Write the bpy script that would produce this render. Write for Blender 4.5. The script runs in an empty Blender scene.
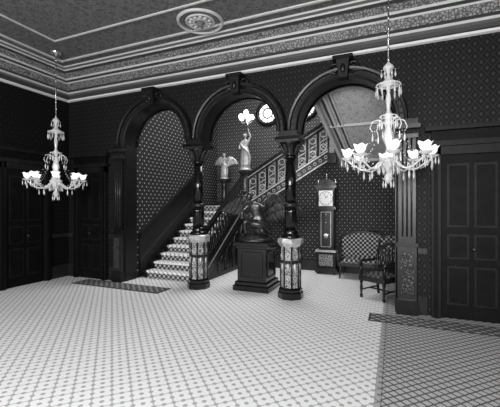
import bpy, math, random
from mathutils import Vector, Matrix
random.seed(4)
sc=bpy.context.scene
try:
    sc.view_settings.view_transform='Standard'
except Exception: pass
pi=math.pi
# ------------------------------------------------------------ materials
def base(name):
    m=bpy.data.materials.new(name); m.use_nodes=True
    nt=m.node_tree; p=nt.nodes['Principled BSDF']; return m,nt,p
def g(c): return (c,c,c,1)
def plain(name,c,rough=.5,metal=0,spec=.5,emi=0,trans=0,noise=0,nscale=8,bump=0):
    m,nt,p=base(name)
    p.inputs['Base Color'].default_value=g(c); p.inputs['Roughness'].default_value=rough
    p.inputs['Metallic'].default_value=metal; p.inputs['Specular IOR Level'].default_value=spec
    if trans: p.inputs['Transmission Weight'].default_value=trans
    if emi:
        p.inputs['Emission Color'].default_value=g(1); p.inputs['Emission Strength'].default_value=emi
    if noise or bump:
        n=nt.nodes.new('ShaderNodeTexNoise'); n.inputs['Scale'].default_value=nscale; n.inputs['Detail'].default_value=5
        tc=nt.nodes.new('ShaderNodeTexCoord'); nt.links.new(tc.outputs['Object'],n.inputs['Vector'])
        if noise:
            r=nt.nodes.new('ShaderNodeMapRange'); nt.links.new(n.outputs['Fac'],r.inputs[0])
            r.inputs[1].default_value=.3; r.inputs[2].default_value=.7
            r.inputs[3].default_value=max(0,c*(1-noise)); r.inputs[4].default_value=c*(1+noise)
            nt.links.new(r.outputs[0],p.inputs['Base Color'])
        if bump:
            b=nt.nodes.new('ShaderNodeBump'); b.inputs['Strength'].default_value=bump; b.inputs['Distance'].default_value=.02
            nt.links.new(n.outputs['Fac'],b.inputs['Height']); nt.links.new(b.outputs[0],p.inputs['Normal'])
    return m
class X:
    def __init__(s,nt):
        s.nt=nt; tc=nt.nodes.new('ShaderNodeTexCoord'); sep=nt.nodes.new('ShaderNodeSeparateXYZ')
        nt.links.new(tc.outputs['Object'],sep.inputs[0]); s.tc=tc
        s.x,s.y,s.z=sep.outputs
    def m(s,op,a,b=None,c=None):
        n=s.nt.nodes.new('ShaderNodeMath'); n.operation=op
        for i,q in enumerate((a,b,c)):
            if q is None: continue
            if isinstance(q,(int,float)): n.inputs[i].default_value=q
            else: s.nt.links.new(q,n.inputs[i])
        return n.outputs[0]
    def sm(s,v,a,b):
        n=s.nt.nodes.new('ShaderNodeMapRange'); n.interpolation_type='SMOOTHSTEP'
        s.nt.links.new(v,n.inputs[0]); n.inputs[1].default_value=a; n.inputs[2].default_value=b
        return n.outputs[0]
    def wave(s,a,p,ph=0):
        return s.m('COSINE',s.m('MULTIPLY_ADD',a,2*pi/p,ph))
    def lat(s,a,b,p,q,w):
        u=s.m('MULTIPLY',a,1/p); v=s.m('MULTIPLY',b,1/q)
        l1=s.m('ABSOLUTE',s.m('SINE',s.m('MULTIPLY',s.m('ADD',u,v),pi)))
        l2=s.m('ABSOLUTE',s.m('SINE',s.m('MULTIPLY',s.m('SUBTRACT',u,v),pi)))
        mn=s.m('MINIMUM',l1,l2)
        return s.m('SUBTRACT',1,s.sm(mn,w*.5,w))
    def dots(s,a,b,p,q,t):
        return s.sm(s.m('MULTIPLY',s.wave(a,p),s.wave(b,q)),t,min(1,t+.2))
    def ramp(s,v,a,b):
        return s.m('MULTIPLY_ADD',v,b-a,a)
def wallpaper(name,ax,p,q,dark,light,lw=.5,rough=.6,t=.45):
    # diamond trellis with a motif in the centre of every diamond
    m,nt,P=base(name); e=X(nt); a={'x':e.x,'y':e.y}[ax]
    d=e.dots(a,e.z,p,q,t); l=e.m('MULTIPLY',e.lat(e.m('ADD',a,p*.5),e.z,p,q,.24),lw)
    v=e.m('MAXIMUM',d,l)
    nt.links.new(e.ramp(v,dark,light),P.inputs['Base Color']); P.inputs['Roughness'].default_value=rough
    P.inputs['Specular IOR Level'].default_value=.15
    return m
def floor_mat():
    m,nt,P=base('patterned_floor_carpet'); e=X(nt)
    A=e.m('MAXIMUM',e.m('MULTIPLY',e.lat(e.x,e.y,.22,.22,.16),.7),e.m('MULTIPLY',e.dots(e.x,e.y,.11,.11,.35),.85))
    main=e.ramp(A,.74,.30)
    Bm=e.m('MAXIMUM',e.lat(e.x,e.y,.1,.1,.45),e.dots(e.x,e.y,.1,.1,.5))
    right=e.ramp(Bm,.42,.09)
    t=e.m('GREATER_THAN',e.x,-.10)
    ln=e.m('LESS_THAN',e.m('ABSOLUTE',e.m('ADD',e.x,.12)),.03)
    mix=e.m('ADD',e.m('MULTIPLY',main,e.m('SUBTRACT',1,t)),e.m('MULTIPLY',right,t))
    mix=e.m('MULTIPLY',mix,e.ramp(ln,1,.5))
    n=nt.nodes.new('ShaderNodeTexNoise'); n.inputs['Scale'].default_value=90; n.inputs['Detail'].default_value=3
    nt.links.new(e.tc.outputs['Object'],n.inputs['Vector'])
    mix=e.m('MULTIPLY',mix,e.ramp(n.outputs['Fac'],.8,1.2))
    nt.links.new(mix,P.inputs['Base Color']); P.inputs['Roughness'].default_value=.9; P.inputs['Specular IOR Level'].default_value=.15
    return m
def rugm(name,p,a_,b_,ax='xy'):
    m,nt,P=base(name); e=X(nt); a=getattr(e,ax[0]); b=getattr(e,ax[1])
    v=e.m('MAXIMUM',e.dots(a,b,p,p,.3),e.m('MULTIPLY',e.lat(a,b,p,p,.3),.6))
    nt.links.new(e.ramp(v,a_,b_),P.inputs['Base Color']); P.inputs['Roughness'].default_value=.85
    return m
def carved(name,dark,light,sc_=22,bump=.8):
    m,nt,P=base(name); e=X(nt)
    v=nt.nodes.new('ShaderNodeTexVoronoi'); v.feature='DISTANCE_TO_EDGE'; v.inputs['Scale'].default_value=sc_
    nt.links.new(e.tc.outputs['Object'],v.inputs['Vector'])
    s=e.sm(v.outputs['Distance'],.03,.22)
    nt.links.new(e.ramp(s,dark,light),P.inputs['Base Color'])
    b=nt.nodes.new('ShaderNodeBump'); b.inputs['Strength'].default_value=bump; b.inputs['Distance'].default_value=.02
    nt.links.new(s,b.inputs['Height']); nt.links.new(b.outputs[0],P.inputs['Normal'])
    P.inputs['Roughness'].default_value=.4
    return m
def ceilmat(name,c1,c2):
    m,nt,P=base(name); e=X(nt)
    w=nt.nodes.new('ShaderNodeTexNoise'); w.inputs['Scale'].default_value=9; w.inputs['Distortion'].default_value=2.5; w.inputs['Detail'].default_value=2
    nt.links.new(e.tc.outputs['Object'],w.inputs['Vector'])
    s=e.sm(e.m('ABSOLUTE',e.m('SUBTRACT',w.outputs['Fac'],.5)),.015,.06)
    d=e.m('MULTIPLY',e.dots(e.x,e.y,.26,.26,.6),.7)
    s=e.m('MAXIMUM',e.m('SUBTRACT',1,s),d)
    nt.links.new(e.ramp(s,c2,c1),P.inputs['Base Color']); P.inputs['Roughness'].default_value=.8
    return m
WOOD=plain('dark_walnut',.006,.32,noise=.5,nscale=14,spec=.3)
WOODM=plain('walnut_moulding',.014,.28,noise=.4,nscale=14,spec=.4)
KEYW=plain('keystone_walnut',.006,.6,noise=.5,nscale=14,spec=.15)
DOORW=plain('door_walnut',.003,.55,noise=.5,nscale=10,spec=.1)
DOORM=plain('door_moulding',.007,.5,noise=.4,nscale=10,spec=.15)
EBONY=plain('ebonised_wood',.004,.15,spec=.5)
WPX=wallpaper('arcade_wallpaper','x',.14,.18,.003,.024,.55,t=.6)
WPY=wallpaper('side_wallpaper','y',.14,.18,.002,.012,.5,t=.6)
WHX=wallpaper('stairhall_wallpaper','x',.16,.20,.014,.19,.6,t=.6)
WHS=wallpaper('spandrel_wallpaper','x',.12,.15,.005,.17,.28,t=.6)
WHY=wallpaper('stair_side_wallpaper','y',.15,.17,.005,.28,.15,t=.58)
FLOOR=floor_mat()
CEIL=ceilmat('ceiling_stencilled_paper',.05,.125)
SOFF=ceilmat('soffit_paper',.24,.42)
C1=plain('cornice_cream',.42,.55); C2=plain('cornice_grey',.12,.5); C3=plain('cornice_dark',.035,.5)
C4=carved('cornice_ornament',.06,.24,22,.4)
PIC=plain('gilt_picture_rail',.6,.3)
CARV=carved('carved_pale_panel',.03,.6,38)
CARVD=carved('carved_dark_panel',.006,.06,24)
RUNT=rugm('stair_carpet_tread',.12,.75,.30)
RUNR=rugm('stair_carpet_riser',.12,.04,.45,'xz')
MAT1=rugm('hall_mat_pattern',.14,.05,.32)
BRONZE=plain('dark_bronze',.06,.28,.7,noise=.5,nscale=20)
PALE=plain('silvered_bronze',.42,.35,.35,noise=.3,nscale=10)
GOLD=plain('gilt_metal',.4,.25,.9)
GLASS=plain('cut_glass',.75,.08,0,.9,emi=.05,trans=.5)  # slight glow put into the glass itself so it looks bright
SHADE=plain('frosted_glass_shade',.95,.2,0,.8,emi=.4,trans=.2)
GLOBE=plain('lamp_globe_glass',.95,.3,emi=1.6)
DIAL=plain('clock_dial_enamel',.95,.4)
BLACK=plain('black_paint',.004,.4)
MATE=plain('hall_mat_edge',.03,.9)
DAY=plain('window_daylight_glass',.8,.3,emi=1.8)
UPH=rugm('settee_brocade',.10,.015,.4,'xz')
UPHD=rugm('chair_brocade',.08,.015,.12,'xz')
PLINTH=plain('black_marble',.006,.12,noise=.6,nscale=6)
# ------------------------------------------------------------ builder
class B:
    def __init__(s): s.v=[];s.f=[];s.mi=[];s.sm=[];s.mats=[];s.M=Matrix.Identity(4)
    def add(s,vs,fs,mat,smooth=False):
        o=len(s.v); s.v+=[tuple(s.M@Vector(v)) for v in vs]
        if mat not in s.mats: s.mats.append(mat)
        k=s.mats.index(mat)
        for f in fs: s.f.append(tuple(i+o for i in f)); s.mi.append(k); s.sm.append(smooth)
    def box(s,x0,x1,y0,y1,z0,z1,mat):
        vs=[(x,y,z) for x in(x0,x1) for y in(y0,y1) for z in(z0,z1)]
        s.add(vs,[(0,1,3,2),(4,6,7,5),(0,4,5,1),(2,3,7,6),(0,2,6,4),(1,5,7,3)],mat)
    def beam(s,p0,p1,w,h,mat):
        p0=Vector(p0);p1=Vector(p1);d=p1-p0;d.z=0
        n=Vector((-d.y,d.x,0)).normalized()*w/2; u=Vector((0,0,h/2))
        vs=[p+a*n+b*u for p in(p0,p1) for a in(-1,1) for b in(-1,1)]
        s.add(vs,[(0,1,3,2),(4,6,7,5),(0,4,5,1),(2,3,7,6),(0,2,6,4),(1,5,7,3)],mat)
    def lathe(s,cx,cy,prof,mat,seg=24,smooth=True,flute=0,nf=0,rot=0,sy=1):
        vs=[];fs=[]
        for r,z in prof:
            for i in range(seg):
                a=2*pi*i/seg+rot; rr=r*(1+flute*math.cos(nf*a)) if flute else r
                vs.append((cx+rr*math.cos(a),cy+sy*rr*math.sin(a),z))
        n=len(prof)
        for j in range(n-1):
            for i in range(seg):
                k=(i+1)%seg; fs.append((j*seg+i,j*seg+k,(j+1)*seg+k,(j+1)*seg+i))
        fs.append(tuple(range(seg))[::-1]); fs.append(tuple((n-1)*seg+i for i in range(seg)))
        s.add(vs,fs,mat,smooth)
    def tube(s,pts,r,mat,seg=8):
        pts=[Vector(p) for p in pts]; n=len(pts); rs=r if isinstance(r,(list,tuple)) else [r]*n
        vs=[];fs=[];ref=Vector((.13,.21,1)).normalized()
        for i,p in enumerate(pts):
            t=(pts[min(i+1,n-1)]-pts[max(i-1,0)]).normalized()
            a=t.cross(ref)
            if a.length<.05: a=t.cross(Vector((1,0,0)))
            a.normalize(); b=t.cross(a)
            for k in range(seg):
                w=2*pi*k/seg; vs.append(p+(a*math.cos(w)+b*math.sin(w))*rs[i])
        for i in range(n-1):
            for k in range(seg):
                l=(k+1)%seg; fs.append((i*seg+k,i*seg+l,(i+1)*seg+l,(i+1)*seg+k))
        fs.append(tuple(range(seg))[::-1]); fs.append(tuple((n-1)*seg+k for k in range(seg)))
        s.add(vs,fs,mat,True)
    def ell(s,c,rx,ry,rz,mat,seg=14,ring=8):
        vs=[];fs=[]
        for j in range(ring+1):
            t=pi*j/ring
            for i in range(seg):
                a=2*pi*i/seg; vs.append((c[0]+rx*math.sin(t)*math.cos(a),c[1]+ry*math.sin(t)*math.sin(a),c[2]+rz*math.cos(t)))
        for j in range(ring):
            for i in range(seg):
                k=(i+1)%seg; fs.append((j*seg+i,(j+1)*seg+i,(j+1)*seg+k,j*seg+k))
        s.add(vs,fs,mat,True)
    def ring(s,c,R,r,u,v,mat,n=24,seg=8,a0=0,a1=2*pi):
        c=Vector(c);u=Vector(u).normalized();v=Vector(v).normalized()
        full=abs(a1-a0-2*pi)<1e-6; w=u.cross(v); vs=[];fs=[]; N=n if full else n+1
        for i in range(N):
            a=a0+(a1-a0)*i/n; d=u*math.cos(a)+v*math.sin(a)
            for k in range(seg):
                b=2*pi*k/seg; vs.append(c+d*(R+r*math.cos(b))+w*r*math.sin(b))
        for i in range(N if full else N-1):
            j=(i+1)%N
            for k in range(seg):
                l=(k+1)%seg; fs.append((i*seg+k,j*seg+k,j*seg+l,i*seg+l))
        s.add(vs,fs,mat,True)
    def drop(s,x,y,z,L,w,mat):
        vs=[(x,y,z),(x+w,y,z-L*.65),(x,y+w,z-L*.65),(x-w,y,z-L*.65),(x,y-w,z-L*.65),(x,y,z-L)]
        s.add(vs,[(0,1,2),(0,2,3),(0,3,4),(0,4,1),(5,2,1),(5,3,2),(5,4,3),(5,1,4)],mat)
    def build(s,name,parent=None,bev=0):
        me=bpy.data.meshes.new(name); me.from_pydata(s.v,[],s.f)
        for m in s.mats: me.materials.append(m)
        for p,k,q in zip(me.polygons,s.mi,s.sm): p.material_index=k; p.use_smooth=q
        me.update(); o=bpy.data.objects.new(name,me); sc.collection.objects.link(o)
        if parent: o.parent=parent
        if bev:
            b=o.modifiers.new('bevel','BEVEL'); b.width=bev; b.segments=2; b.limit_method='ANGLE'
        return o
def empty(name,loc=(0,0,0)):
    o=bpy.data.objects.new(name,None); o.location=loc; sc.collection.objects.link(o); return o
# ------------------------------------------------------------ dimensions
XL,XR,YR,YF=-6.91,2.6,-3.0,5.60
ZC=4.5; YA=5.77; YB=5.94; COLX=[-5.405,-3.535,-1.665,.205]; R=.765; ZS=2.885
HX0,HX1,HY1,HZ=-5.25,.42,9.7,5.7
# floor
b=B(); b.box(XL-.2,XR+.2,YR-.2,HY1+.2,-.12,0,FLOOR); b.build('floor')
# ceiling
b=B(); b.box(XL-.2,XR+.2,YR-.2,YF+.02,ZC,ZC+.12,CEIL); b.build('ceiling')
b=B(); b.box(HX0-.1,HX1+.1,YB,HY1+.1,HZ,HZ+.1,CEIL); b.build('ceiling_stair_hall')
# arcade wall
b=B()
b.box(XL-.2,-4.47-R,YF,YB,0,HZ,WPX); b.box(-.73+R,XR+.2,YF,YB,0,HZ,WPX)
b.box(-4.47-R,-.73+R,YF,YB,ZC,HZ,WPX)
cs=[-4.47,-2.6,-.73]; n=28
for i in (1,2): b.box(cs[i]-R-.34,cs[i]-R,YF,YB,ZS,ZC,WPX)
for c in cs:
    vs=[];fs=[];ws=[];wf=[]
    for i in range(n+1):
        a=pi-pi*i/n; x=c+R*math.cos(a); z=ZS+R*math.sin(a)
        vs+=[(x,YF,z),(x,YF,ZC),(x,YB,z),(x,YB,ZC)]
    for i in range(n):
        o=4*i; fs+=[(o,o+4,o+5,o+1),(o+2,o+3,o+7,o+6)]; wf.append((o,o+2,o+6,o+4))
    b.add(vs,fs,WPX); b.add(vs,wf,WOOD,True)
b.build('wall_arcade')
# archivolts, keystones
k=1
for c in cs:
    b=B()
    for side,yy,sg in (('f',YF,-1),('b',YB,1)):
        prof=[(R-.02,0),(R-.02,.05),(R+.01,.085),(R+.04,.085),(R+.055,.045),(R+.105,.045),(R+.115,.09),(R+.145,.10),(R+.165,.05),(R+.165,0)]
        vs=[];fs=[];N=40
        for i in range(N+1):
            a=pi*i/N
            for r,o in prof: vs.append((c+r*math.cos(a),yy+sg*o,ZS+r*math.sin(a)))
        L=len(prof)
        for i in range(N):
            for j in range(L-1): fs.append((i*L+j,i*L+j+1,(i+1)*L+j+1,(i+1)*L+j))
        b.add(vs,[f for q,f in enumerate(fs) if q%(L-1) not in (3,4)],WOOD,False)
        b.add(vs,[f for q,f in enumerate(fs) if q%(L-1) in (3,4)],WOODM,False)
    for i in range(1,26):
        a=pi*i/26; b.ell((c+(R+.08)*math.cos(a),YF-.05,ZS+(R+.08)*math.sin(a)),.018,.015,.018,WOODM,8,5)
    zt=ZS+R
    b.add([(c-.07,YF,zt-.04),(c+.07,YF,zt-.04),(c+.12,YF,zt+.24),(c-.12,YF,zt+.24),(c-.06,YF-.13,zt-.03),(c+.06,YF-.13,zt-.03),(c+.10,YF-.2,zt+.24),(c-.10,YF-.2,zt+.24)],
          [(0,3,2,1),(4,5,6,7),(0,1,5,4),(2,3,7,6),(1,2,6,5),(0,4,7,3)],KEYW)
    b.box(c-.15,c+.15,YF-.22,YF,zt+.24,zt+.29,KEYW)
    for s in(-1,1):
        b.ring((c+s*.15,YF-.06,zt+.16),.06,.022,(1,0,0),(0,0,1),WOOD,16,6)
        b.tube([(c+s*.1,YF-.05,zt+.05),(c+s*.2,YF-.05,zt+.1),(c+s*.3,YF-.05,zt+.06),(c+s*.36,YF-.04,zt+.12)],[.035,.03,.02,.01],WOOD)
    b.ell((c,YF-.17,zt+.1),.04,.03,.07,WOOD)
    b.build('trim_arch_%d'%k); k+=1
# cornice sweep around the room
def sweep(name,prof,mats):
    b=B()
    def cor(o): return [(XL+o,YF-o),(XR-o,YF-o),(XR-o,YR+o),(XL+o,YR+o)]
    for i in range(len(prof)-1):
        (o0,z0),(o1,z1)=prof[i],prof[i+1]; vs=[(x,y,z0) for x,y in cor(o0)]+[(x,y,z1) for x,y in cor(o1)]
        b.add(vs,[(q,(q+1)%4,4+(q+1)%4,4+q) for q in range(4)],mats[i])
    return b.build(name)
sweep('trim_cornice',[(0,3.98),(.05,3.99),(.05,4.025),(.03,4.06),(.03,4.12),(.08,4.14),(.08,4.18),(.14,4.2),(.24,4.30),(.24,4.33),(.32,4.34),(.32,4.38),(.42,4.44),(.52,4.44),(.52,4.47),(.60,4.47),(.60,4.50)],
      [PIC,PIC,C3,C3,C2,C1,C3,C4,C1,C3,C1,C4,C3,C1,C2,C1])
sweep('trim_ceiling_band',[(.78,4.5),(.78,4.475),(.82,4.475),(.82,4.5)],[C1,C1,C1])
sweep('trim_ceiling_band.001',[(1.42,4.5),(1.42,4.48),(1.45,4.48),(1.45,4.5)],[C1,C1,C1])
# ceiling medallions
def medallion(cx,cy,r,name):
    b=B()
    for rr,t,m in((r,.028,C1),(r*.82,.015,C2),(r*.62,.022,C1),(r*.3,.03,C1)):
        b.ring((cx,cy,ZC-.005),rr,t,(1,0,0),(0,1,0),m,40,8)
    b.lathe(cx,cy,[(r*.6,ZC-.001),(r*.6,ZC-.012),(r*.2,ZC-.02),(r*.12,ZC-.07),(.01,ZC-.09)],C2,24)
    for i in range(12):
        a=2*pi*i/12; b.ell((cx+r*.46*math.cos(a),cy+r*.46*math.sin(a),ZC-.02),r*.1,r*.1,.02,C1,8,5)
    b.build(name)
medallion(-2.80,4.62,.34,'ceiling_medallion')
medallion(-2.9,2.9,.8,'ceiling_medallion.001')
# other room walls
b=B(); b.box(XL-.2,XL,YR,YF,0,ZC,WPY); b.build('wall_left')
b=B(); b.box(XR,XR+.2,YR,YF,0,ZC,WPY); b.build('wall_right')
wx=[-5.2,-2.15,.9]; ww=.75
b=B(); xs=[XL-.2]
for w in wx: xs+=[w-ww,w+ww]
xs.append(XR+.2)
for i in range(0,len(xs),2): b.box(xs[i],xs[i+1],YR-.2,YR,0,ZC,WPX)
for w in wx: b.box(w-ww,w+ww,YR-.2,YR,0,.5,WPX); b.box(w-ww,w+ww,YR-.2,YR,3.7,ZC,WPX)
b.build('wall_rear')
for i,w in enumerate(wx):
    b=B(); b.box(w-ww,w+ww,YR-.14,YR-.12,.5,3.7,DAY)
    for x in(w-ww,w+ww-.08): b.box(x,x+.08,YR-.12,YR+.03,.5,3.7,WOODM)
    for z in(.5,2.1,3.62): b.box(w-ww,w+ww,YR-.11,YR+.01,z,z+.08,WOODM)
    b.box(w-.03,w+.03,YR-.11,YR-.05,.5,3.7,WOODM); b.build('window_%d'%(i+1))
# stair hall walls
b=B(); b.box(HX0-.15,HX0,YB,HY1,0,HZ,WHY); b.build('wall_stair_left')
b=B(); b.box(HX1,HX1+.15,YB,HY1,0,HZ,WHY); b.build('wall_stair_right')
b=B(); b.box(HX0-.15,HX1+.15,HY1,HY1+.15,0,HZ,WHX); b.build('wall_stair_back')
# round windows on back wall
for i,(cx,cz,rr) in enumerate(((-3.5,4.40,.33),(-2.36,4.45,.33))):
    b=B(); yy=HY1-.03
    vs=[(cx,yy,cz)]+[(cx+rr*math.cos(2*pi*q/32),yy,cz+rr*math.sin(2*pi*q/32)) for q in range(32)]
    b.add(vs,[(0,1+q,1+(q+1)%32) for q in range(32)],DAY)
    b.ring((cx,yy,cz),rr,.06,(1,0,0),(0,0,1),WOOD,36,8)
    b.ring((cx,yy-.01,cz),rr*.45,.02,(1,0,0),(0,0,1),WOOD,24,6)
    for q in range(8):
        a=q*pi/4; b.tube([(cx+rr*.45*math.cos(a),yy-.01,cz+rr*.45*math.sin(a)),(cx+rr*math.cos(a),yy-.01,cz+rr*math.sin(a))],.015,WOOD,6)
    b.build('window_%d'%(i+4))
# ------------------------------------------------------------ columns
def column(cx,name):
    b=B(); O8=pi/8
    b.lathe(cx,YA,[(.225,0),(.225,.10),(.205,.12),(.205,.16),(.18,.19)],EBONY,8,False,rot=O8)
    b.lathe(cx,YA,[(.17,.19),(.17,.90)],CARV,8,False,rot=O8)
    for i in range(8):
        a=i*pi/4+O8; x=cx+.172*math.cos(a); y=YA+.172*math.sin(a)
        b.tube([(x,y,.19),(x,y,.9)],.016,WOODM,6)
        a2=i*pi/4; x=cx+.158*math.cos(a2); y=YA+.158*math.sin(a2)
        t=(-math.sin(a2),math.cos(a2),0)
        b.ring((x,y,.74),.045,.012,t,(0,0,1),PALE,16,6)
        b.ring((x,y,.36),.035,.010,t,(0,0,1),PALE,16,6)
        b.ell((x,y,.55),.03,.03,.07,PALE,8,6)
    b.lathe(cx,YA,[(.17,.60),(.19,.62),(.19,.64),(.17,.66)],WOODM,8,False,rot=O8)
    b.lathe(cx,YA,[(.175,.89),(.19,.91),(.215,.95),(.225,.97),(.225,1.02),(.19,1.04)],PALE,8,False,rot=O8)
    b.lathe(cx,YA,[(.16,1.04),(.165,1.07),(.15,1.10),(.12,1.11),(.135,1.14),(.12,1.17),(.105,1.19)],EBONY)
    b.lathe(cx,YA,[(.102,1.19),(.105,1.5),(.102,1.58)],EBONY,48,True,.05,12)
    b.lathe(cx,YA,[(.11,1.58),(.125,1.60),(.125,1.63),(.11,1.65)],WOODM)
    b.lathe(cx,YA,[(.098,1.65),(.096,2.0),(.086,2.44)],EBONY,32)
    b.lathe(cx,YA,[(.095,2.43),(.11,2.45),(.095,2.47),(.095,2.50),(.12,2.60),(.17,2.68),(.19,2.70)],EBONY,24)
    for i in range(8):
        a=i*pi/4+O8; ca,sa=math.cos(a),math.sin(a)
        b.tube([(cx+r*ca,YA+r*sa,z) for r,z in((.095,2.48),(.12,2.56),(.16,2.64),(.20,2.66),(.205,2.62))],[.025,.03,.028,.02,.012],WOODM,6)
    b.box(cx-.2,cx+.2,YA-.2,YA+.2,2.70,2.74,WOODM); b.box(cx-.22,cx+.22,YA-.22,YA+.22,2.74,2.79,EBONY)
    b.box(cx-.165,cx+.165,YA-.2,YA+.2,2.79,ZS,WOOD)
    return b.build(name)
column(COLX[1],'column'); column(COLX[2],'column.001')
def pil(x0,x1,name,ins):
    b=B(); y1=YF+.001
    b.box(x0,x1,y1-.12,y1,0,.22,WOOD); b.box(x0+.02,x1-.02,y1-.09,y1,.22,1.0,WOODM); b.box(x0+.06,x1-.06,y1-.11,y1,.3,.92,CARVD)
    b.box(x0,x1,y1-.13,y1,1.0,1.06,WOOD)
    b.box(x0+.03,x1-.03,y1-.07,y1,1.06,2.66,WOOD)
    xm=(x0+x1)/2
    for q in(-.06,0,.06): b.tube([(xm+q,y1-.075,1.15),(xm+q,y1-.075,2.6)],.014,WOODM,6)
    b.box(x0,x1,y1-.11,y1,2.6,2.66,WOODM); b.box(x0-.03,x1+.03,y1-.14,y1,2.74,2.80,WOODM); b.box(x0,x1,y1-.1,y1,2.8,ZS,WOOD)
    b.box(ins-.012,ins+.012,YF,YB,0,ZS,WOOD)
    b.build(name)
pil(-5.50,-5.235,'trim_pilaster_1',-5.235); pil(.035,.33,'trim_pilaster_2',.035)
# ------------------------------------------------------------ doors
def door(name,f0,f1,zt,axis,pos,mat=DOORW):
    b=B()
    if axis=='y': b.M=Matrix.Translation((0,pos-.001,0))
    else: b.M=Matrix.Translation((pos+.001,0,0))@Matrix.Rotation(pi/2,4,'Z')
    def bx(a0,a1,d,z0,z1,m): b.box(a0,a1,-d,0,z0,z1,m)
    bx(f0,f0+.12,.09,0,zt,DOORM); bx(f1-.12,f1,.09,0,zt,DOORM); bx(f0,f1,.09,zt-.12,zt,DOORM)
    bx(f0+.03,f0+.08,.11,0,zt,mat); bx(f1-.08,f1-.03,.11,0,zt,mat)
    bx(f0-.05,f1+.05,.14,zt,zt+.07,DOORM); bx(f0,f1,.07,zt+.07,zt+.22,mat); bx(f0-.08,f1+.08,.16,zt+.22,zt+.28,DOORM)
    bx(f0+.12,f1-.12,.03,0,zt-.12,mat); m=(f0+f1)/2
    for a0,a1 in((f0+.2,m-.03),(m+.03,f1-.2)):
        for z0,z1 in((.2,.75),(.85,1.2),(1.3,zt-.25)):
            bx(a0,a1,.045,z0,z1,DOORM); bx(a0+.03,a1-.03,.055,z0+.03,z1-.03,mat)
    b.ell((m+.02,-.09,1.0),.025,.025,.025,BRONZE,10,6)
    return b.build(name)
door('door_1',-6.65,-5.7,2.45,'y',YF); door('door_2',.5,1.5,2.45,'y',YF)
door('door_3',4.05,5.1,2.45,'x',XL)
b=B()
for x0,x1 in((XL,-6.73),(-5.65,-5.50),(.33,.45),(1.55,XR)):
    b.box(x0,x1,YF-.04,YF,0,.28,WOODM); b.box(x0,x1,YF-.05,YF,.9,.98,WOODM)
b.build('baseboard_front')
b=B()
for y0,y1 in((YR,4.0),(5.15,YF)): b.box(XL,XL+.04,y0,y1,0,.28,WOODM); b.box(XL,XL+.05,y0,y1,.9,.98,WOODM)
b.build('baseboard_left')
b=B(); b.box(XR-.04,XR,YR,YF,0,.28,WOODM); b.box(XR-.05,XR,YR,YF,.9,.98,WOODM); b.build('baseboard_right')
# ------------------------------------------------------------ mats on floor
b=B(); b.box(-6.1,-4.0,5.08,5.42,0.001,.014,MAT1); b.box(-6.14,-3.96,5.04,5.46,0.0005,.009,MATE); b.build('hall_rug')
b=B(); b.box(-.3,1.9,5.04,5.34,0.001,.012,MAT1); b.box(-.33,1.93,5.01,5.37,0.0005,.008,MATE); b.build('hall_rug.001')
# ------------------------------------------------------------ staircase
SX0,SX1=-5.2,-3.7; Y0=6.12; T=.252; H=.16
st=empty('staircase')
b=B()
for i in range(10):
    y=Y0+T*i; z=H*(i+1); ye=8.40
    if i<9:
        b.box(SX0,SX1,y,ye,z-H,z-.03,WOOD); b.box(SX0,SX1+.02,y-.03,y+T,z-.03,z,WOODM)
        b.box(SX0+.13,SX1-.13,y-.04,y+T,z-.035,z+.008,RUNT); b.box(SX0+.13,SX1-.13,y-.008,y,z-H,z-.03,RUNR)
b.box(HX0,SX1+.05,8.388,HY1,1.42,1.6,WOOD); b.box(SX0+.1,SX1-.1,8.37,HY1,1.59,1.607,RUNT); b.box(SX0+.13,SX1-.13,8.38,8.388,1.44,1.57,RUNR)
b.build('flight_lower',st)
b=B()
for i in range(7):
    x=SX1+.05+.27*i; z=1.6+H*(i+1); b.box(x,-1.76,8.43,HY1,z-H,z-.03,WOOD); b.box(x-.03,x+.27,8.4,HY1,z-.03,z,WOODM)
    b.box(x-.035,x+.27,8.55,HY1-.15,z-.03,z+.008,RUNT)
b.box(-1.76,HX1,8.43,HY1,2.6,2.72,WOOD)
b.build('flight_middle',st)
b=B(); ys=8.40
pts=[(SX1,0),(HX1,0),(HX1,2.62),(-1.76,2.62),(SX1,1.46)]
vs=[(x,ys,z) for x,z in pts]+[(x,ys+.04,z) for x,z in pts]
b.add(vs,[(0,1,2,3,4),(9,8,7,6,5)]+[(q,5+q,5+(q+1)%5,(q+1)%5) for q in range(5)],WHS)
b.box(SX1,HX1,ys-.03,ys,0,.25,WOODM)
b.build('spandrel_panel',st)
b=B()
pts=[(Y0,0),(8.4,0),(8.4,1.6),(Y0,.1)]
vs=[(SX1+.005,y,z) for y,z in pts]+[(SX1+.05,y,z) for y,z in pts]
b.add(vs,[(0,3,2,1),(4,5,6,7)]+[(q,(q+1)%4,4+(q+1)%4,4+q) for q in range(4)],WOOD)
sl=H/T
for q in range(5):
    ya=Y0+.25+q*.42; za=.1; zb=(ya-Y0)*sl-.12; zc=(ya+.34-Y0)*sl-.12
    if zb>.2:
        for p0,p1 in(((ya,za),(ya,zb)),((ya+.34,za),(ya+.34,zc)),((ya,zb),(ya+.34,zc)),((ya,za),(ya+.34,za))):
            b.tube([(SX1+.055,p0[0],p0[1]),(SX1+.055,p1[0],p1[1])],.015,WOODM,6)
b.build('stringer_panelling',st)
b=B()
xr=SX1+.02; p0=(xr,Y0+.05,.12); p1=(xr,8.3,1.56)
def off(p,d): return (p[0],p[1],p[2]+d)
b.beam(off(p0,.0),off(p1,.0),.07,.30,WOODM)
b.beam(off(p0,.86),off(p1,.86),.10,.08,WOOD); b.beam(off(p0,.2),off(p1,.2),.06,.04,WOOD)
b.beam(off(p0,.05),off(p1,.05),.08,.03,PALE)
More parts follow.
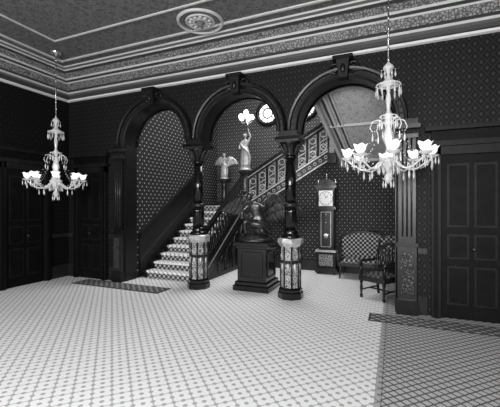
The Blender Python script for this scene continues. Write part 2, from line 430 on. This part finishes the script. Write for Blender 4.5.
for i in range(16):
    t=(i+.5)/16; y=p0[1]+(p1[1]-p0[1])*t; z=p0[2]+(p1[2]-p0[2])*t
    b.lathe(xr,y,[(.022,z+.1),(.022,z+.25),(.038,z+.32),(.045,z+.40),(.02,z+.5),(.035,z+.54),(.018,z+.6),(.022,z+.84)],WOODM,10)
b.build('balustrade_lower',st)
b=B()
xl=HX0+.03; q0=(xl,Y0-.1,.16); q1=(xl,8.35,1.68)
b.beam(off(q0,.05),off(q1,.05),.06,.34,WOOD); b.beam(off(q0,.24),off(q1,.24),.08,.04,WOODM)
b.beam(off(q0,.78),off(q1,.78),.10,.08,WOOD); b.beam(off(q0,.5),off(q1,.5),.03,.5,WOOD)
b.beam(off(q0,.84),off(q1,.84),.06,.02,WOODM)
b.build('wall_rail',st)
# balustrade flight 2 : fretted panels
b=B(); yb=8.37
r0=(SX1+.12,yb,1.62); r1=(-1.45,yb,1.62+(-1.45-SX1-.12)*.593)
b.beam(off(r0,-.06),off(r1,-.06),.09,.22,WOODM)
b.beam(off(r0,.06),off(r1,.06),.12,.035,PALE); b.beam(off(r0,-.17),off(r1,-.17),.11,.03,PALE)
b.beam(off(r0,.80),off(r1,.80),.11,.09,WOOD); b.beam(off(r0,.74),off(r1,.74),.08,.025,PALE)
b.beam(off(r0,.70),off(r1,.70),.05,.06,WOODM)
NP=8
for i in range(NP+1):
    t=i/NP; x=r0[0]+(r1[0]-r0[0])*t; z=r0[2]+(r1[2]-r0[2])*t
    b.box(x-.025,x+.025,yb-.03,yb+.03,z+.05,z+.76,WOOD)
    if i<NP:
        dx=(r1[0]-r0[0])/NP; xc=x+dx/2; zc=z+dx*.593/2
        b.ring((xc,yb,zc+.56),.075,.012,(1,0,0),(0,0,1),PALE,18,6)
        b.ring((xc,yb,zc+.24),.075,.012,(1,0,0),(0,0,1),PALE,18,6)
        for h in(.13,.40,.68): b.beam((x+.03,yb,z+h+.02),(x+dx-.03,yb,z+dx*.593+h-.02),.03,.02,PALE)
        for s in(-1,1): b.tube([(xc+s*.1,yb,zc+.16),(xc-s*.1,yb,zc+.34)],.008,PALE,5)
        b.box(x+.04,x+.05,yb-.02,yb+.02,z+.16,z+.68,PALE); b.box(x+dx-.05,x+dx-.04,yb-.02,yb+.02,z+dx*.5+.18,z+dx*.5+.7,PALE)
for i in range(16):
    t=(i+.5)/16; x=r0[0]+(r1[0]-r0[0])*t; z=r0[2]+(r1[2]-r0[2])*t
    b.ring((x,yb-.05,z-.06),.035,.009,(1,0,0),(0,0,1),PALE,12,5)
b.build('balustrade_middle',st)
# flight 3 : sloping soffit
b=B()
A0=Vector((-1.08,8.42,2.66)); A1=Vector((-1.42,5.96,3.86)); X1=HX1
vs=[A0,A1,(X1,A1.y,A1.z),(X1,A0.y,A0.z)]; vs2=[Vector(v)+Vector((0,0,.16)) for v in vs]
b.add(list(vs)+vs2,[(0,1,2,3),(7,6,5,4),(0,4,5,1),(1,5,6,2),(2,6,7,3),(3,7,4,0)],SOFF)
for dx,w,h,m in((0,.07,.26,C1),(.10,.03,.05,C3),(.16,.05,.05,C1),(.25,.02,.04,C3),(.3,.03,.04,C1)):
    b.beam(A0+Vector((dx,0,-.01)),A1+Vector((dx,0,-.01)),w,h,m)
for t in(0.02,.5,.98): 
    p=A0.lerp(A1,t); b.beam(p+Vector((0,0,-.01)),(X1,p.y,p.z-.01),.06,.05,C1)
b.beam(A0+Vector((-.0,0,.95)),A1+Vector((0,0,.95)),.09,.08,WOOD)
for i in range(14):
    p=A0.lerp(A1,(i+.5)/14); b.box(p.x-.02,p.x+.02,p.y-.02,p.y+.02,p.z+.12,p.z+.93,WOODM)
b.build('flight_upper',st)
def newel(x,y,z0,z1,name,w=.09):
    b=B()
    b.box(x-w*1.2,x+w*1.2,y-w*1.2,y+w*1.2,z0,z0+.18,WOOD)
    b.box(x-w,x+w,y-w,y+w,z0+.18,z1-.12,WOODM)
    h=(z1-z0)
    b.box(x-w*.65,x+w*.65,y-w*1.12,y+w*1.12,z0+.25,z0+h*.45,CARV); b.box(x-w*.65,x+w*.65,y-w*1.12,y+w*1.12,z0+h*.52,z1-.2,CARV)
    b.box(x-w*1.3,x+w*1.3,y-w*1.3,y+w*1.3,z1-.12,z1-.06,WOOD); b.box(x-w*1.45,x+w*1.45,y-w*1.45,y+w*1.45,z1-.06,z1,WOODM)
    b.build(name,st,.006)
newel(SX1+.03,Y0-.02,0,1.2,'newel_bottom'); newel(SX1+.03,8.36,1.4,2.55,'newel_landing')
newel(-1.36,8.33,2.62,3.85,'newel_upper')
# ------------------------------------------------------------ figures
def skin(name,J,bones,mat,parent,root=0,sub=2):
    names=list(J); me=bpy.data.meshes.new(name)
    me.from_pydata([J[k][0] for k in names],[(names.index(a),names.index(c)) for a,c in bones],[]); me.update()
    o=bpy.data.objects.new(name,me); sc.collection.objects.link(o); o.parent=parent
    bpy.context.view_layer.objects.active=o
    m=o.modifiers.new('skin','SKIN'); m.use_smooth_shade=True
    if not me.skin_vertices: 
        o.select_set(True); bpy.ops.mesh.customdata_skin_add()
    for i,k in enumerate(names):
        r=J[k][1]; me.skin_vertices[0].data[i].radius=(r,r)
        me.skin_vertices[0].data[i].use_root=(i==root)
    s=o.modifiers.new('sub','SUBSURF'); s.levels=sub; s.render_levels=sub
    me.materials.append(mat); return o
def head(b,c,r,mat,hair=None,yaw=0):
    M0=b.M.copy(); b.M=b.M@Matrix.Translation(c)@Matrix.Rotation(yaw,4,'Z'); h=hair or mat
    b.ell((0,0,0),r*.78,r*.9,r*1.1,mat,16,12)
    b.ell((0,-r*.55,-r*.62),r*.38,r*.35,r*.38,mat,10,8)
    b.add([(-r*.14,-r*.82,-r*.2),(r*.14,-r*.82,-r*.2),(0,-r*1.15,-r*.22),(0,-r*.84,r*.25)],[(0,1,2),(0,2,3),(1,3,2)],mat)
    for s in(-1,1):
        b.ell((s*r*.32,-r*.8,r*.12),r*.14,r*.08,r*.09,mat,8,6)
        b.ell((s*r*.8,0,0),r*.1,r*.2,r*.26,mat,8,6)
    b.ell((0,-r*.86,-r*.42),r*.24,r*.08,r*.06,mat,8,6)
    b.ell((0,r*.2,r*.35),r*.92,r*.95,r*.9,h,14,8); b.ell((0,r*1.0,r*.35),r*.4,r*.35,r*.4,h,10,6)
    for i in range(9):
        a=pi*i/8; b.ell((r*.8*math.cos(a),-r*.45,r*(.45+.55*math.sin(a))),r*.22,r*.22,r*.22,h,8,5)
    b.M=M0
def hand(b,w,d,L,mat,up=(0,0,1)):
    w=Vector(w); d=Vector(d).normalized(); s=d.cross(Vector(up)); 
    if s.length<.1: s=Vector((1,0,0))
    s.normalize(); n=s.cross(d)
    b.tube([w,w+d*L*.2,w+d*L*.5],[L*.15,L*.22,L*.2],mat,8)
    for i,l in enumerate((.42,.5,.47,.36)):
        o=w+d*L*.45+s*L*(i-1.5)*.13
        b.tube([o,o+d*L*l*.5-n*L*.03,o+d*L*l*.85-n*L*.15],[L*.06,L*.055,L*.04],mat,6)
    o=w+d*L*.15-s*L*.2; b.tube([o,o+d*L*.2-s*L*.16,o+d*L*.38-s*L*.18-n*L*.05],[L*.07,L*.06,L*.045],mat,6)
def wing(b,root,side,back,L,mat,lift=.75,n=14,a0=-88,a1=-42):
    root=Vector(root); o=Vector(side).normalized(); up=Vector((0,0,1)); bk=Vector(back)
    arm=[root,root+o*L*.12+up*L*.30*lift+bk*.3*L,root+o*L*.34+up*L*.52*lift+bk*.4*L,root+o*L*.60+up*L*.50*lift+bk*.4*L,root+o*L*.80+up*L*.34*lift+bk*.4*L]
    b.tube(arm,[.05*L,.075*L,.07*L,.045*L,.02*L],mat,8)
    nrm=o.cross(up).normalized()
    if nrm.y>0: nrm=-nrm
    for layer,(ls,w) in enumerate(((1,.075),(.62,.07),(.34,.06))):
        for i in range(n):
            t=i/(n-1); q=t*(len(arm)-1); k=min(int(q),len(arm)-2); p=arm[k].lerp(arm[k+1],q-k)
            ang=math.radians(a0+(a1-a0)*t**1.3); d=o*math.cos(ang)+up*math.sin(ang)
            ln=L*(.62+.22*math.sin(pi*t*.9))*ls; s=nrm.cross(d).normalized(); of=nrm*(.03*L*layer+.008*(i%2)) 
            vs=[]
            for u_,wv in((0,.5),(.3,1),(.7,1),(.92,.65),(1,.08)):
                c=p+d*ln*u_+of+o*(.10*L*u_*u_)
                vs+=[c+s*w*L*wv,c+nrm*.022*L,c-s*w*L*wv,c-nrm*.012*L]
            fs=[]
            for r_ in range(4):
                for k2 in range(4): fs.append((4*r_+k2,4*r_+(k2+1)%4,4*r_+4+(k2+1)%4,4*r_+4+k2))
            b.add(vs,fs,mat,False)
# winged bronze on plinth
PX,PY=-2.46,6.18
ped=B()
ped.box(PX-.36,PX+.36,PY-.36,PY+.36,0,.1,PLINTH); ped.box(PX-.33,PX+.33,PY-.33,PY+.33,.1,.17,PLINTH)
ped.box(PX-.29,PX+.29,PY-.29,PY+.29,.17,.80,PLINTH)
for s in(-1,1):
    for z in(.25,.72): ped.box(PX-.22,PX+.22,PY+s*.30-.012,PY+s*.30+.012,z,z+.02,WOODM); ped.box(PX+s*.30-.012,PX+s*.30+.012,PY-.22,PY+.22,z,z+.02,WOODM)
    for q in(-.22,.20): ped.box(PX+q,PX+q+.02,PY+s*.30-.012,PY+s*.30+.012,.25,.74,WOODM); ped.box(PX+s*.30-.012,PX+s*.30+.012,PY+q,PY+q+.02,.25,.74,WOODM)
ped.box(PX-.32,PX+.32,PY-.32,PY+.32,.80,.85,PLINTH); ped.box(PX-.36,PX+.36,PY-.36,PY+.36,.85,.92,PLINTH)
ped.build('statue_pedestal',None,.01)
ws=empty('winged_bronze_statue',(PX-.02,PY,.922)); ws.scale=(1.12,1.12,1.12)
b=B(); b.lathe(0,0,[(.30,0),(.30,.035),(.26,.05),(.2,.10),(.12,.14)],BRONZE,20,True,.06,7)
J={'pel':((.05,0,.36),.085),'bel':((.03,-.01,.45),.075),'che':((-.02,-.04,.56),.10),'nek':((-.06,-.07,.66),.04),'hed':((-.075,-.085,.70),.035),
 'shl':((-.13,-.05,.61),.05),'ell':((-.22,-.12,.50),.034),'hal':((-.17,-.22,.42),.022),
 'shr':((.09,-.05,.61),.05),'elr':((.20,-.10,.55),.034),'har':((.24,-.20,.62),.022),
 'hil':((-.02,-.03,.33),.07),'knl':((-.16,-.16,.34),.05),'anl':((-.15,-.10,.13),.03),'tol':((-.18,-.2,.10),.02),
 'hir':((.11,0,.32),.07),'knr':((.15,-.14,.17),.05),'anr':((.22,.06,.10),.03),'tor':((.26,.0,.07),.02)}
bo=[('pel','bel'),('bel','che'),('che','nek'),('nek','hed'),('che','shl'),('shl','ell'),('ell','hal'),('che','shr'),('shr','elr'),('elr','har'),
 ('pel','hil'),('hil','knl'),('knl','anl'),('anl','tol'),('pel','hir'),('hir','knr'),('knr','anr'),('anr','tor')]
skin('body',J,bo,BRONZE,ws)
head(b,(-.085,-.10,.77),.062,BRONZE,yaw=-.5)
hand(b,(-.17,-.22,.42),(.3,-1,-.3),.11,BRONZE); hand(b,(.24,-.20,.62),(.2,-.6,.8),.11,BRONZE)
wing(b,(.05,.05,.58),(1,.35,0),(0,.2,0),.56,BRONZE,.75); wing(b,(-.09,.05,.58),(-1,-.1,0),(0,.2,0),.44,BRONZE,.85)
b.tube([(-.1,-.1,.33),(.0,-.1,.30),(.12,-.06,.28),(.2,.05,.2),(.24,.1,.1)],[.05,.08,.08,.06,.04],BRONZE,10)
b.ell((.05,.08,.2),.15,.13,.16,BRONZE)
b.build('wings_and_base',ws)
def draped(name,loc,S,mat,lamp=False,wings=False):
    e=empty(name,loc); e.scale=(S,S,S)
    b=B(); b.lathe(0,0,[(.17,0),(.17,.03),(.13,.06)],mat,20)
    b.lathe(0,0,[(.14,.05),(.135,.2),(.12,.4),(.115,.5),(.08,.62),(.075,.64)],mat,40,True,.09,9,sy=.8)
    b.tube([(-.1,-.04,.72),(-.02,-.1,.62),(.1,-.07,.52),(.14,.0,.35),(.13,.02,.18)],[.03,.04,.04,.035,.015],mat,8)
    J={'pel':((0,0,.56),.085),'wai':((0,0,.65),.06),'che':((0,-.01,.76),.075),'nek':((0,0,.85),.028),'hed':((0,-.005,.89),.028),
     'sl':((-.10,0,.79),.036),'el':((-.16,-.03,.66),.026),'wl':((-.12,-.12,.60),.017),
     'sr':((.10,0,.80),.036)}
    if lamp: J.update({'er':((.17,-.02,.92),.026),'wr':((.11,-.04,1.06),.017)})
    else: J.update({'er':((.18,-.03,.70),.026),'wr':((.2,-.12,.80),.017)})
    skin('body',J,[('pel','wai'),('wai','che'),('che','nek'),('nek','hed'),('che','sl'),('sl','el'),('el','wl'),('che','sr'),('sr','er'),('er','wr')],mat,e)
    head(b,(0,-.01,.945),.058,mat,yaw=.3)
    hand(b,(-.12,-.12,.60),(.5,-.8,-.1),.09,mat)
    hand(b,J['wr'][0],(0,-.2,1) if lamp else (.2,-.6,.6),.09,mat,(0,1,0))
    if wings: wing(b,(.05,.05,.70),(1,.2,0),(0,.2,0),.38,mat,.9,9,-88,-58); wing(b,(-.05,.05,.70),(-1,.2,0),(0,.2,0),.38,mat,.9,9,-88,-58)
    for s in(-1,1): b.ell((s*.045,-.10,.055),.03,.06,.022,mat,8,6)
    if lamp:
        hx,hy=.10,-.06
        b.tube([(hx,hy,1.02),(hx,hy,1.2),(hx-.03,hy,1.34)],[.015,.022,.03],GOLD,8)
        cx_,cz_=hx-.05,1.36
        for i in range(5):
            a=2*pi*i/5+.3; dx,dy=math.cos(a)*.16,math.sin(a)*.16
            b.tube([(cx_,hy,1.3),(cx_+dx*.6,hy+dy*.6,1.27),(cx_+dx,hy+dy,1.32),(cx_+dx,hy+dy,1.37)],.010,GOLD,6)
            b.lathe(cx_+dx,hy+dy,[(.02,1.365),(.05,1.38),(.068,1.42),(.066,1.46),(.04,1.50),(.03,1.51)],GLOBE,14)
        b.tube([(cx_,hy,1.3),(cx_,hy,1.5)],.012,GOLD,6)
        b.lathe(cx_,hy,[(.02,1.49),(.05,1.51),(.068,1.55),(.066,1.59),(.04,1.63),(.03,1.64)],GLOBE,14)
    b.build('drapery_and_details',e); return e
draped('torch_bearer_statue',(SX1+.03,8.36,2.55),.98,PALE,lamp=True)
draped('cherub_statue',(-4.78,9.3,2.42),.78,PALE,wings=True)
b=B(); x,y=-4.78,9.3
b.box(x-.17,x+.17,y-.17,y+.17,1.607,1.72,WOOD); b.lathe(x,y,[(.13,1.72),(.10,1.78),(.085,1.85),(.08,2.2),(.10,2.25),(.08,2.28),(.14,2.34),(.15,2.36)],WOODM,20); b.box(x-.16,x+.16,y-.16,y+.16,2.36,2.42,WOODM)
b.build('statue_pedestal.001')
# ------------------------------------------------------------ grandfather clock
cx,cy=-1.46,8.15
b=B()
def cb(hw,hd,z0,z1,m): b.box(cx-hw,cx+hw,cy-hd,cy+hd,z0,z1,m)
for s in(-1,1): b.ell((cx+s*.19,cy-.1,.04),.04,.04,.04,WOOD); b.ell((cx+s*.19,cy+.1,.04),.04,.04,.04,WOOD)
cb(.25,.16,.04,.14,WOODM); cb(.22,.14,.14,.52,WOOD); b.box(cx-.16,cx+.16,cy-.155,cy-.14,.2,.47,CARV); cb(.24,.16,.52,.57,PALE)
cb(.17,.12,.57,1.52,WOODM); b.box(cx-.11,cx+.11,cy-.13,cy-.12,.64,1.46,BLACK)
for xx in(-.12,.105): b.box(cx+xx,cx+xx+.015,cy-.14,cy-.12,.64,1.46,PALE)
for z in(.64,1.45): b.box(cx-.12,cx+.12,cy-.14,cy-.12,z,z+.015,PALE)
b.tube([(cx,cy-.135,1.44),(cx,cy-.135,.95)],.006,GOLD,6)
vs=[(cx,cy-.145,.9)]+[(cx+.055*math.cos(q*pi/10),cy-.14,.9+.055*math.sin(q*pi/10)) for q in range(20)]
b.add(vs,[(0,1+(q+1)%20,1+q) for q in range(20)],GOLD)
cb(.23,.15,1.52,1.58,WOODM); cb(.20,.14,1.58,2.02,WOOD)
for s in(-1,1): b.tube([(cx+s*.19,cy-.15,1.6),(cx+s*.19,cy-.15,2.0)],.018,WOODM,8)
b.box(cx-.16,cx+.16,cy-.15,cy-.14,1.60,1.96,DIAL)
vs=[(cx,cy-.156,1.78)]+[(cx+.155*math.cos(q*pi/16),cy-.156,1.78+.155*math.sin(q*pi/16)) for q in range(32)]
b.add(vs,[(0,1+q,1+(q+1)%32) for q in range(32)],DIAL)
b.ring((cx,cy-.155,1.78),.157,.006,(1,0,0),(0,0,1),GOLD,32,6)
for q in range(12):
    a=q*pi/6; b.tube([(cx+.115*math.cos(a),cy-.16,1.78+.115*math.sin(a)),(cx+.14*math.cos(a),cy-.16,1.78+.14*math.sin(a))],.005,BLACK,4)
b.tube([(cx,cy-.165,1.78),(cx+.05,cy-.165,1.84)],.006,BLACK,4); b.tube([(cx,cy-.165,1.78),(cx-.03,cy-.165,1.89)],.005,BLACK,4)
cb(.24,.16,2.02,2.08,WOODM)
vs=[];N=12
for q in range(N+1):
    a=pi-pi*q/N; vs+=[(cx+.21*math.cos(a),cy-.14,2.08+.15*math.sin(a)),(cx+.21*math.cos(a),cy+.12,2.08+.15*math.sin(a))]
b.add(vs,[(2*q,2*q+2,2*q+3,2*q+1) for q in range(N)]+[tuple(2*q for q in range(N,-1,-1)),tuple(2*q+1 for q in range(N+1))],WOOD)
for xx,zz in((0,2.22),(-.2,2.08),(.2,2.08)): b.lathe(cx+xx,cy,[(.02,zz),(.03,zz+.03),(.012,zz+.06),(.03,zz+.1),(.005,zz+.15)],GOLD,12)
b.build('grandfather_clock')
# ------------------------------------------------------------ settee
b=B(); b.M=Matrix.Translation((-.44,7.98,0))
W=.70
for x in(-W+.06,W-.06):
    for y in(-.28,.25): b.tube([(x,y,.30),(x*1.0,y,.2),(x*1.03,y-.02 if y<0 else y+.04,.0)],[.035,.028,.018],WOODM,8)
b.box(-W,W,-.32,.28,.28,.36,WOODM)
vs=[];nx,ny=16,8
for i in range(nx+1):
    for j in range(ny+1):
        u=i/nx;v=j/ny; vs.append((-W+.04+(2*W-.08)*u,-.31+.52*v,.36+.10*(math.sin(pi*u)*math.sin(pi*v))**.35))
b.add(vs,[(i*(ny+1)+j,(i+1)*(ny+1)+j,(i+1)*(ny+1)+j+1,i*(ny+1)+j+1) for i in range(nx) for j in range(ny)],UPH,True)
def back(u): return .82+.12*abs(math.sin(1.5*pi*u))**.7+.05*math.sin(pi*u)
vs=[];nx,nz=36,12
for i in range(nx+1):
    for j in range(nz+1):
        u=i/nx;v=j/nz; z=.40+(back(u)-.40)*v; x=-W+2*W*u
        y=.20+.10*v-.045*abs(math.sin(6*pi*u))*abs(math.sin(2.5*pi*v)); vs.append((x,y,z))
b.add(vs,[(i*(nz+1)+j,(i+1)*(nz+1)+j,(i+1)*(nz+1)+j+1,i*(nz+1)+j+1) for i in range(nx) for j in range(nz)],UPH,True)
b.tube([(-W+2*W*i/40,.31,back(i/40)+.015) for i in range(41)],.03,WOODM,8)
b.tube([(-.12,.31,.99),(-.05,.31,1.06),(0,.31,1.04),(.05,.31,1.06),(.12,.31,.99)],.02,WOODM,8)
b.box(-W+.02,W-.02,.30,.33,.3,.75,WOOD)
for s in(-1,1):
    b.tube([(s*W,.3,.84),(s*W,.3,.3)],.03,WOODM)
    b.tube([(s*W,.28,.66),(s*(W+.02),.0,.62),(s*(W+.02),-.22,.60),(s*W,-.30,.54),(s*W,-.28,.34)],[.03,.035,.04,.03,.025],WOODM,8)
    b.box(s*W-.02,s*W+.02,-.22,.26,.36,.58,UPH)
b.build('settee')
def chair(name,x,y,rot,S=1):
    b=B(); b.M=Matrix.Translation((x,y,0))@Matrix.Rotation(rot,4,'Z')@Matrix.Scale(S,4)
    for sx in(-1,1):
        b.lathe(sx*.24,-.24,[(.02,0),(.03,.04),(.018,.08),(.03,.2),(.02,.25),(.032,.3),(.032,.42)],WOOD,12)
        b.tube([(sx*.24,-.24,.42),(sx*.25,-.24,.55),(sx*.25,-.22,.66)],[.025,.03,.02],WOOD)
        b.tube([(sx*.23,.30,0),(sx*.23,.24,.42),(sx*.23,.26,.7),(sx*.23,.33,1.0)],[.025,.03,.028,.022],WOOD)
        b.tube([(sx*.23,.27,.70),(sx*.26,.05,.68),(sx*.27,-.2,.69),(sx*.27,-.29,.64)],[.022,.026,.032,.03],WOODM)
        b.tube([(sx*.24,-.24,.15),(sx*.23,.27,.15)],.015,WOOD); b.ell((sx*.23,.34,1.03),.03,.03,.045,WOODM)
    b.box(-.27,.27,-.28,.27,.33,.43,WOODM); b.tube([(-.24,.02,.15),(.24,.02,.15)],.015,WOOD)
    vs=[];n=8
    for i in range(n+1):
        for j in range(n+1):
            u=i/n;v=j/n; vs.append((-.25+.5*u,-.27+.5*v,.43+.06*(math.sin(pi*u)*math.sin(pi*v))**.4))
    b.add(vs,[(i*(n+1)+j,(i+1)*(n+1)+j,(i+1)*(n+1)+j+1,i*(n+1)+j+1) for i in range(n) for j in range(n)],UPHD,True)
    b.tube([(-.24,.30,.88),(-.1,.31,.95),(0,.32,1.02),(.1,.31,.95),(.24,.30,.88)],[.03,.035,.05,.035,.03],WOODM)
    b.beam((-.22,.25,.55),(.22,.25,.55),.03,.06,WOOD)
    for q in range(5):
        xx=-.14+.07*q; b.tube([(xx,.25,.55),(xx,.27,.7),(xx,.30,.92)],[.018,.03,.018],WOODM,6)
    b.build(name)
chair('hall_armchair',-.22,6.35,-.55,.92)
# ------------------------------------------------------------ chandeliers
def chandelier(name,x,y,dz,glow,sxy=1):
    e=empty(name,(x,y,0)); e.scale=(sxy,sxy,1); b=B(); zt=ZC
    b.lathe(0,0,[(.10,zt),(.11,zt-.02),(.06,zt-.06),(.02,zt-.1)],GOLD,20)
    z=lambda q:q+dz
    b.tube([(0,0,zt-.08),(0,0,z(3.3))],.011,GOLD,8)
    zz=zt-.16
    while zz>z(3.4): b.ell((0,0,zz),.016,.016,.03,GOLD,8,6); zz-=.13
    pr=[(.01,3.40),(.03,3.37),(.06,3.34),(.065,3.31),(.03,3.29),(.018,3.24),(.04,3.18),(.11,3.12),(.115,3.105),(.025,3.09),(.02,3.0),(.035,2.93),(.025,2.85),(.02,2.78),(.06,2.72),(.04,2.70),(.022,2.66),(.03,2.58),(.06,2.50),(.07,2.44),(.035,2.36),(.022,2.30),(.05,2.24),(.11,2.20),(.115,2.18),(.08,2.12),(.04,2.06),(.02,2.02),(.05,1.97),(.05,1.93),(.01,1.88)]
    b.lathe(0,0,[(r,z(q)) for r,q in pr],GLASS,24)
    def drops(R_,n,z0,L,w=.012):
        for i in range(n):
            a=2*pi*i/n; X_,Y_=R_*math.cos(a),R_*math.sin(a)
            b.ell((X_,Y_,z0),.008,.008,.008,GLASS,6,4); b.drop(X_,Y_,z0-.01,L,w,GLASS)
    b.ring((0,0,z(3.11)),.14,.008,(1,0,0),(0,1,0),GLASS,24,6); drops(.145,12,z(3.1),.13,.012)
    drops(.08,6,z(3.30),.09); 
    b.ring((0,0,z(2.72)),.10,.007,(1,0,0),(0,1,0),GLASS,24,6); drops(.105,10,z(2.71),.13,.011)
    drops(.12,12,z(2.14),.14,.012); drops(.06,6,z(1.94),.11)
    for i in range(6):
        a=2*pi*i/6+.2; c_,s_=math.cos(a),math.sin(a)
        b.tube([(r*c_,r*s_,z(q)) for r,q in((.04,2.62),(.12,2.68),(.19,2.66),(.22,2.58),(.19,2.53))],.007,GLASS,6)
        b.drop(.19*c_,.19*s_,z(2.52),.12,.012,GLASS)
    NA=8
    for i in range(NA):
        a=2*pi*i/NA+.12; c_,s_=math.cos(a),math.sin(a)
        path=[(.09,2.16),(.16,2.09),(.25,2.05),(.33,2.06),(.40,2.11),(.46,2.15),(.49,2.19)]
        b.tube([(r*c_,r*s_,z(q)) for r,q in path],[.013,.012,.011,.011,.010,.010,.010],GLASS,8)
        px,py=.49*c_,.49*s_
        b.lathe(px,py,[(.01,z(2.18)),(.05,z(2.19)),(.078,z(2.21)),(.08,z(2.215)),(.03,z(2.215)),(.02,z(2.23))],GLASS,16)
        M0=b.M.copy(); b.M=Matrix.Translation((px,py,0))
        vs=[];fs=[];seg=20;pr=[(.022,2.225),(.045,2.24),(.060,2.265),(.062,2.29),(.080,2.32),(.076,2.321),(.057,2.29),(.054,2.265),(.04,2.246),(.018,2.235)]
        for q,(r,zz) in enumerate(pr):
            for k in range(seg):
                w=2*pi*k/seg; f=1+(.09*math.cos(5*w) if q in(4,5) else 0); vs.append((r*f*math.cos(w),r*f*math.sin(w),z(zz)+(.012*math.cos(5*w) if q in(4,5) else 0)))
        for q in range(len(pr)-1):
            for k in range(seg): l=(k+1)%seg; fs.append((q*seg+k,q*seg+l,(q+1)*seg+l,(q+1)*seg+k))
        b.add(vs,fs,SHADE,True); b.M=M0
        b.tube([(px,py,z(2.23)),(px,py,z(2.28))],.009,GOLD,6)
        for k in range(5):
            w=2*pi*k/5+a; b.drop(px+.074*math.cos(w),py+.074*math.sin(w),z(2.205),.11,.010,GLASS)
        b.drop(px,py,z(2.17),.14,.014,GLASS)
        b.drop(.29*c_,.29*s_,z(2.05),.13,.013,GLASS)
        a2=2*pi*(i+1)/NA+.12; q0=Vector((.47*c_,.47*s_,z(2.2))); q1=Vector((.47*math.cos(a2),.47*math.sin(a2),z(2.2)))
        for k in range(1,8):
            t=k/8; p=q0.lerp(q1,t); b.ell((p.x,p.y,p.z-.12*math.sin(pi*t)),.008,.008,.008,GLASS,6,4)
        q1=Vector((.10*c_,.10*s_,z(2.70)))
        for k in range(1,12):
            t=k/12; p=q0.lerp(q1,t); b.ell((p.x,p.y,p.z-.16*math.sin(pi*t)),.006,.006,.006,GLASS,6,4)
    b.build('glass_and_frame',e)
    l=bpy.data.lights.new(name+'_glow','POINT'); l.energy=glow; l.shadow_soft_size=.35; lo=bpy.data.objects.new('glow',l); lo.location=(0,0,z(2.45)); sc.collection.objects.link(lo); lo.parent=e
chandelier('chandelier',-.06,4.58,0,16); chandelier('chandelier.001',-5.85,4.47,-.12,6,.93)
# ------------------------------------------------------------ lights
def area(loc,rot,sx,sy,e,name):
    l=bpy.data.lights.new(name,'AREA'); l.shape='RECTANGLE'; l.size=sx; l.size_y=sy; l.energy=e
    o=bpy.data.objects.new(name,l); o.location=loc; o.rotation_euler=rot; sc.collection.objects.link(o)
for i,w in enumerate(wx): area((w,YR+.06,2.1),(math.radians(70),0,0),1.3,3.0,(110,560,620)[i],'window_light_%d'%(i+1))
area((-2.4,7.6,HZ-.05),(0,0,0),3.0,2.0,210,'stair_fill')  # added overhead fill so the stair hall wallpaper shows; no roof opening exists
l=bpy.data.lights.new('landing_lamp','POINT'); l.energy=34; l.shadow_soft_size=.2; o=bpy.data.objects.new('landing_lamp',l); o.location=(SX1+.1,8.1,4.1); sc.collection.objects.link(o)
w=bpy.data.worlds.new('world'); w.use_nodes=True; w.node_tree.nodes['Background'].inputs[0].default_value=g(.6); w.node_tree.nodes['Background'].inputs[1].default_value=.3; sc.world=w
# ------------------------------------------------------------ camera
cam=bpy.data.cameras.new('camera'); cam.sensor_width=36; cam.lens=340/500*36; cam.shift_y=.005
o=bpy.data.objects.new('camera',cam); o.location=(0,0,1.6); o.rotation_euler=(pi/2,0,math.radians(22.9)); sc.collection.objects.link(o); sc.camera=o
